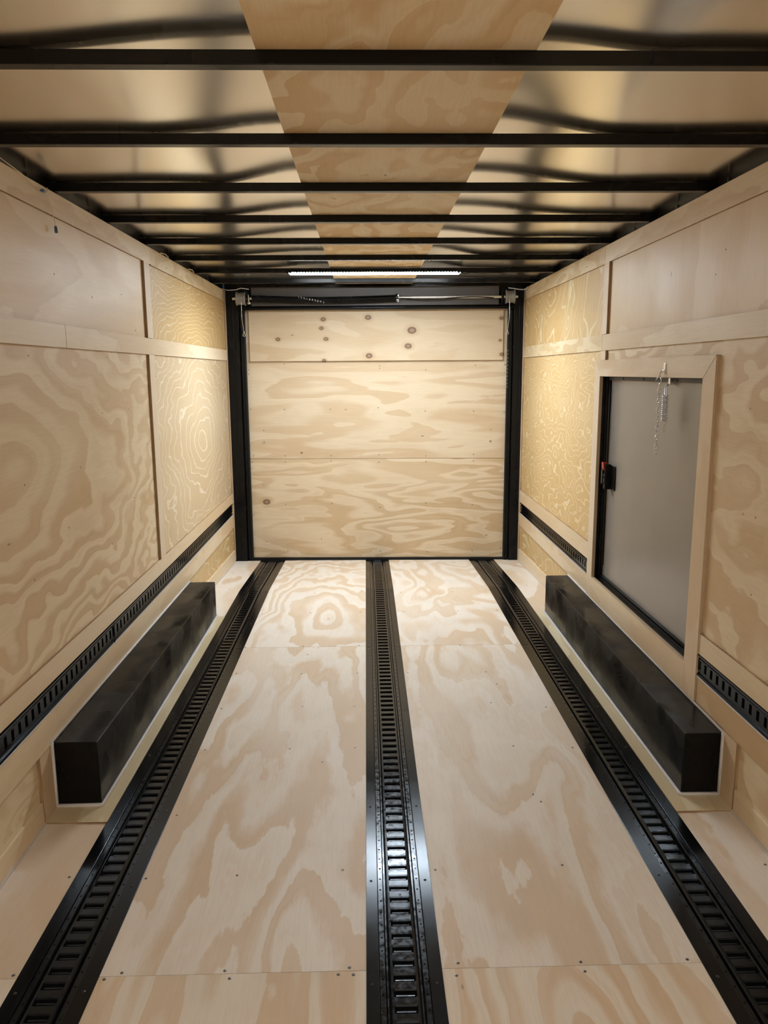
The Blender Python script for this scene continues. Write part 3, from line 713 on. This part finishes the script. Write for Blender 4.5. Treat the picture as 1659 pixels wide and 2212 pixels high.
# loose supply wire clipped beside the lit strip
wm = MB().tube([(0.66, 5.455, 2.232), (0.69, 5.45, 2.226), (0.73, 5.455, 2.234), (0.80, 5.458, 2.230), (0.95, 5.458, 2.233)], 0.003, 6)
tag(wm.build('supply_wire', BLACK, smooth=True), 'thin black wire leaving the right end of the lit strip light', 'wire')
wm = MB().tube([(-0.54, 5.455, 2.236), (-0.58, 5.452, 2.245), (-0.68, 5.455, 2.238), (-0.9, 5.456, 2.246), (-1.12, 5.455, 2.240)], 0.004, 6)
tag(wm.build('supply_wire', BLACK, smooth=True), 'black wire running from the lit strip light to the left wall', 'wire')

# ================================================================== REAR OPENING AND RAMP DOOR
RZ = -0.038; RO = (0.08, 6.555, 0)
rear = lambda n_: empty(n_, RO, RZ)
X0 = RO[0]
door = rear('door_2'); struct(door, 'plywood faced ramp door closing the far end of the trailer', 'door')
def db(name, x0, x1, y0, y1, z0, z1, mat, par=door, bevel=0, edge=True):
    m_ = MB().box(x0-X0, x1-X0, y0, y1, z0, z1, 0, 1 if edge else None, 'y')
    return m_.build(name, [mat, EDGE] if edge else mat, par, bevel=bevel)
DL, DR = -1.008, 1.190
k1 = [(-0.349-X0, 2.000, 0.022), (-0.366-X0, 1.928, 0.018), (-0.329-X0, 1.840, 0.020), (-0.732-X0, 1.840, 0.020), (0.026-X0, 2.014, 0.026), (0.39-X0, 1.906, 0.036), (0.359-X0, 1.779, 0.028), (1.135-X0, 2.000, 0.018), (1.127-X0, 1.82, 0.013), (1.145-X0, 1.705, 0.020), (-0.348-X0, 1.664, 0.016), (0.031-X0, 1.70, 0.028)]
flap_m = ply('ramp_flap_plywood', 'X', 'Z', 15.1, K=4.5, contrast=0.55, sg=0.8, sc=3.5, cream=(0.66, 0.545, 0.395), tan=(0.54, 0.40, 0.25), knots=k1)
up_m = ply('ramp_upper_plywood', 'X', 'Z', 10.4, K=5.0, sg=0.8, sc=4.2, contrast=0.75, cream=(0.70, 0.59, 0.44), tan=(0.57, 0.42, 0.265), knots=[(-0.56-X0, 0.885, 0.010)], jag=0.25)
lo_m = ply('ramp_lower_plywood', 'X', 'Z', 16.3, K=7.5, sg=1.0, sc=5.0, contrast=0.95, cream=(0.72, 0.60, 0.44), tan=(0.555, 0.405, 0.24), knots=[(-0.876-X0, 0.456, 0.030)])
bd = db('door_panel', DL, DR, 0.055, 0.075, -0.045, 2.10, up_m, edge=True)
upp = db('plywood_sheet', DL, DR, 0.046, 0.055, 0.834, 1.645, up_m)
lop = db('plywood_sheet', DL, DR, 0.046, 0.055, -0.040, 0.831, lo_m)
flp = db('flap_board', -0.972, 1.150, 0.026, 0.046, 1.660, 2.080, flap_m)
db('backing_strip', DL, DR, 0.046, 0.0545, 1.647, 2.09, flap_m)
db('bottom_seal', DL-0.03, DR+0.03, 0.02, 0.06, -0.075, -0.041, RUBBER, edge=False)
RD = [(-0.686, 1.635), (0.119, 1.616), (0.119, 1.596), (0.509, 1.581), (0.926, 1.616), (1.175, 1.62), (-0.992, 1.591), (-0.992, 1.553), (-0.985, 1.258), (-0.697, 1.256), (-0.305, 1.256), (0.104, 1.267), (0.504, 1.236), (0.916, 1.233), (1.175, 1.224), (-0.88, 1.078), (1.065, 1.077), (-0.975, 0.86), (-0.702, 0.859), (-0.305, 0.86), (0.107, 0.866), (0.511, 0.853), (0.92, 0.866), (-0.988, 0.808), (-0.704, 0.806), (-0.305, 0.811), (0.106, 0.8), (0.512, 0.805), (0.921, 0.807), (-0.709, 0.433), (-0.306, 0.44), (0.112, 0.405), (0.513, 0.441), (0.916, 0.425), (-0.992, 0.339), (-0.403, 0.125), (-0.886, 0.102), (-0.995, 0.041), (-0.703, 0.019), (0.112, 0.012), (0.526, 0.006), (0.921, 0.015), (1.17, 0.037)]
s2 = MB().disc((0, 0, 0), 0.0045, -0.0012, axis='y').build('screw', SCREW); copies(s2, [(x-X0, 0.046, z_) for x, z_ in RD], door)
s3 = MB().disc((0, 0, 0), 0.012, -0.004, axis='y', n=14).build('bolt_washer', ZINC); copies(s3, [(-0.882-X0, 0.046, 0.976), (1.064-X0, 0.046, 0.976)], door)

cl = MB().box(-0.0015, 0.0015, -0.004, 0.0, -0.006, 0.006).build('daylight_dash', ZINC)  # bright metal dashes added in place of daylight showing at the door edge
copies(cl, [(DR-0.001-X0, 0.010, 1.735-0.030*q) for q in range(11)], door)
# posts
def post(sgn, label):
    t = rear('rear_post'); t.name = 'trim_%d' % (tn[0]+1); tn[0] += 1; struct(t, label, 'door post')
    # distances from the inner edge of the door opening outwards
    e = DL if sgn < 0 else DR
    def pb(name, a, b_, y0, y1, mat, z0=-0.075, z1=2.26):
        xa, xb = sorted((e+sgn*a-X0, e+sgn*b_-X0)); return MB().box(xa, xb, y0, y1, z0, z1).build(name, mat, t, bevel=0.002)
    pb('jamb_channel', -0.004, 0.012, 0.01, 0.10, RUBBER, z1=2.10)
    pb('jamb_face', 0.012, 0.030, 0.0, 0.05, BLACK, z1=2.12)
    pb('jamb_groove', 0.030, 0.042, 0.03, 0.05, RUBBER, z1=2.12)
    pb('post_face', 0.042, 0.150 if sgn < 0 else 0.135, -0.008, 0.05, BLACK)
    pb('post_rib', 0.085, 0.094, -0.0125, -0.006, BLACK)
    return t
post(-1, 'black steel post on the left of the ramp door')
post(1, 'black steel post on the right of the ramp door')
tn[0] += 1
hd = rear('trim_%d' % tn[0]); struct(hd, 'black steel header above the ramp door', 'door header')
db('header_box', DL-0.15, DR+0.15, 0.0, 0.09, 2.10, 2.33, BLACK, par=hd, edge=False, bevel=0.002)
db('lower_lip', DL-0.04, DR+0.04, -0.045, 0.05, 2.072, 2.102, BLACK_GLOSS, par=hd, edge=False, bevel=0.003)
m_ = MB().tube([(DL-0.04-X0, -0.046, 2.088), (DR+0.04-X0, -0.046, 2.088)], 0.0135, 16); m_.build('rounded_edge', BLACK_GLOSS, hd, smooth=True)
db('spring_backplate', -0.930, 1.098, -0.052, -0.002, 2.104, 2.252, HEADER, par=hd, edge=False, bevel=0.001)

# counterbalance spring assembly
sa = rear('torsion_spring_assembly'); tag(sa, 'torsion spring, shaft and cable drums mounted above the ramp door', 'door spring')
SY, SZ = -0.100, 2.160
def cyl(name, x0, x1, r, mat, par=sa, n=20, z=SZ, y=SY, rr=None):
    m_ = MB().tube([(x0-X0, y, z), (x1-X0, y, z)], r, n); return m_.build(name, mat, par, smooth=False)
cyl('shaft', -1.075, 1.245, 0.0105, CHROME)
# sagging black coil
def sag(x): 
    u = (x+0.92)/1.19; return -0.014*math.sin(PI*min(1, max(0, u)))-0.004*u
co = MB(); turns = 150; pp = []
for q in range(turns*8+1):
    u = q/(turns*8); x = -0.915+1.175*u; th = 2*PI*q/8
    pp.append((x-X0, SY+0.0245*math.cos(th), SZ+sag(x)+0.0245*math.sin(th)))
co.tube(pp, 0.0042, 5)
co.tube([(-0.915+1.175*q/20-X0, SY, SZ+sag(-0.915+1.175*q/20)) for q in range(21)], 0.0225, 10)
spring = co.build('torsion_spring', BLACK, sa, smooth=True)
cv = MB().tube([(x-X0, SY-0.012, SZ-0.010+0.010*math.sin(x*9)) for x in frange(0.27, 1.05, 24)], 0.004, 6); cv.build('loose_cable', BLACK, sa, smooth=True)
cyl('winding_cone', 0.258, 0.272, 0.031, BLACK)
bt = MB()
for q in range(5):
    th = 2*PI*q/5; bt.tube([(0.262-X0, SY+0.026*math.cos(th), SZ-0.004+0.026*math.sin(th)), (0.280-X0, SY+0.026*math.cos(th), SZ-0.004+0.026*math.sin(th))], 0.0045, 6)
bt.build('cone_bolts', ZINC, sa)
def drum(xc, s_):
    m_ = MB(); r0 = 0.048
    prof = [(-0.038, 0.020), (-0.038, 0.054), (-0.033, 0.056), (-0.030, 0.049)]
    for q in range(9): prof += [(-0.026+q*0.006, 0.046), (-0.023+q*0.006, 0.0485)]
    prof += [(0.030, 0.049), (0.033, 0.056), (0.038, 0.054), (0.038, 0.020)]
    m_.tube([(xc-X0+a*s_+1e-5*i_, SY, SZ) for i_, (a, r) in enumerate(prof)], [r for a, r in prof], 24)
    d_ = m_.build('cable_drum', DRUM, sa)
    m_ = MB(); yb = SY-0.046
    xq = xc+s_*0.012
    m_.tube([(xq-X0, yb+0.002, SZ+0.01), (xq-X0-0.002*s_, yb-0.002, SZ-0.04), (xq-X0-0.003*s_, yb, SZ-0.16), (xq+0.008*s_-X0, yb+0.01, 1.895)], 0.0024, 6)
    m_.build('lift_cable', ZINC, sa, smooth=True)
    m_ = MB(); m_.tube([(xq+0.008*s_-X0, yb+0.01, 1.905), (xq+0.009*s_-X0, yb+0.01, 1.880)], 0.005, 8)
    m_.tube(ring_pts((xq+0.009*s_-X0, yb+0.01, 1.870), 0.010, 0.010, (1, 0, 0), (0, 0, 1), 10), 0.003, 6, closed=True)
    m_.build('cable_eye', ZINC, sa, smooth=True)
drum(-1.004, 1); drum(1.183, -1)
for xb, s_ in ((-0.945, 1), (1.125, -1)):
    m_ = MB().box(xb-X0-0.010, xb-X0-0.004, SY-0.020, -0.002, SZ-0.045, SZ+0.06); m_.tube([(xb-X0-0.014, SY, SZ), (xb-X0+0.006, SY, SZ)], 0.028, 16)
    m_.build('bearing_bracket', BLACK, sa, bevel=0.001)
m_ = MB().tube([(-0.938-X0, SY-0.03, SZ+0.03), (-0.936-X0, SY-0.034, SZ-0.032)], 0.006, 8); m_.tube([(-0.945-X0, SY-0.036, SZ-0.04), (-0.922-X0, SY-0.036, SZ-0.036)], 0.011, 8)
m_.build('clamp_bolt', ZINC, sa, smooth=True)
# chalk marking on the coil
mk = MB()
txt = '7AX2691221'
cu = bpy.data.curves.new('mark', 'FONT'); cu.size = 0.020; cu.extrude = 0.0004; cu.align_x = 'LEFT'
px = -0.352
for i_, chh in enumerate(txt[::-1]):
    cu.body = chh; to = bpy.data.objects.new('tmp', cu); C.objects.link(to); bpy.context.view_layer.update()
    me = bpy.data.meshes.new_from_object(to.evaluated_get(bpy.context.evaluated_depsgraph_get()))
    x = -0.540+0.0225*i_; dz = 0.020-0.0042*i_
    rot = Matrix.Rotation(PI+(-0.25), 4, 'Y') @ Matrix.Rotation(PI/2, 4, 'X')
    th = math.asin(max(-1, min(1, dz/0.030)))
    mw = Matrix.Translation((x-X0+0.012, SY-0.0300*math.cos(th)-0.0006, SZ+sag(x)+dz+0.008)) @ rot
    base = len(mk.v)
    for v in me.vertices: mk.v.append(tuple(mw @ v.co))
    for p_ in me.polygons: mk.f.append(tuple(base+q for q in p_.vertices)); mk.mi.append(0)
    bpy.data.objects.remove(to); bpy.data.meshes.remove(me)
mk.build('chalk_marking', WHITEW, spring)

# ================================================================== LOOSE WIRES
w1 = empty('loose_wire', (XL+0.004, 2.9, 2.235)); tag(w1, 'cream wire with blue connectors dangling at the top of the left wall', 'wire')
o_ = w1.location
def rel(p): return (p[0]-o_.x, p[1]-o_.y, p[2]-o_.z)
pts = [(-1.150, 2.60, 2.245), (-1.144, 2.66, 2.236), (-1.143, 2.76, 2.228), (-1.143, 2.85, 2.213), (-1.143, 2.90, 2.208), (-1.143, 2.935, 2.210), (-1.142, 2.965, 2.195), (-1.142, 2.995, 2.160), (-1.142, 3.012, 2.125), (-1.142, 3.018, 2.102)]
MB().tube([rel(p) for p in pts], 0.0016, 6).build('wire', WIRE, w1, smooth=True)
MB().tube([rel(p) for p in [(-1.143, 2.93, 2.210), (-1.143, 2.97, 2.217), (-1.150, 2.99, 2.235)]], 0.0014, 6).build('wire', WIRE, w1, smooth=True)
MB().tube([rel(p) for p in [(-1.142, 2.905, 2.208), (-1.141, 2.925, 2.211), (-1.142, 2.945, 2.212)]], [0.004, 0.006, 0.004], 8).build('wire_nut', BLUE, w1, smooth=True)
MB().tube([rel(p) for p in [(-1.142, 3.018, 2.107), (-1.142, 3.020, 2.095), (-1.142, 3.021, 2.083)]], [0.0045, 0.006, 0.0055], 8).build('wire_nut', BLUE, w1, smooth=True)
def loop(y, lab):
    pts = [(XL-0.012, y-0.10, 2.226), (XL-0.004, y-0.07, 2.240), (XL+0.004, y, 2.243), (XL-0.002, y+0.08, 2.238), (XL-0.012, y+0.11, 2.226)]
    tag(MB().tube(pts, 0.003, 6).build('loose_wire', WIRE, smooth=True), lab, 'wire')
loop(4.66, 'small pale loop of wire above the left wall, just past the upright strip')
loop(5.35, 'small pale loop of wire above the left wall near the strip light')
tag(MB().tube([(1.16, 6.40, 2.228), (1.20, 6.40, 2.223), (1.25, 6.39, 2.214), (1.298, 6.38, 2.212), (1.312, 6.37, 2.235)], 0.004, 6).build('loose_wire', CAULK, smooth=True), 'white wire at the top corner right of the ramp door', 'wire')
tag(MB().tube([(-1.155, 6.45, 2.235), (-1.10, 6.43, 2.220), (-1.04, 6.42, 2.222), (-0.99, 6.41, 2.234), (-0.93, 6.42, 2.226)], 0.003, 6).build('loose_wire', CAULK, smooth=True), 'white wire arching over the left cable drum', 'wire')
# small hanger rods on the top rails
hr = None
for sgn, ys_ in ((-1, (2.88, 3.50, 3.72, 4.85, 6.0)), (1, (2.65, 2.95, 3.42, 3.95, 4.75))):
    for y in ys_:
        x = (XL-0.024) if sgn < 0 else (XR+0.024); nth = ['nearest', 'second nearest', 'third nearest', 'fourth nearest', 'farthest'][ys_.index(y)]
        if hr is None:
            hr = MB().tube([(0, 0, 0), (0, 0, 0.05)], 0.0028, 6).build('rail_bolt', SCREW, smooth=True); o = hr
        else: o = hr.copy(); C.objects.link(o)
        o.location = (x, y, 2.212); tag(o, 'small bolt on the top rail above the %s wall, %s of the five' % ('left' if sgn < 0 else 'right', nth), 'bolt', group='bolts on the %s top rail' % ('left' if sgn < 0 else 'right'))
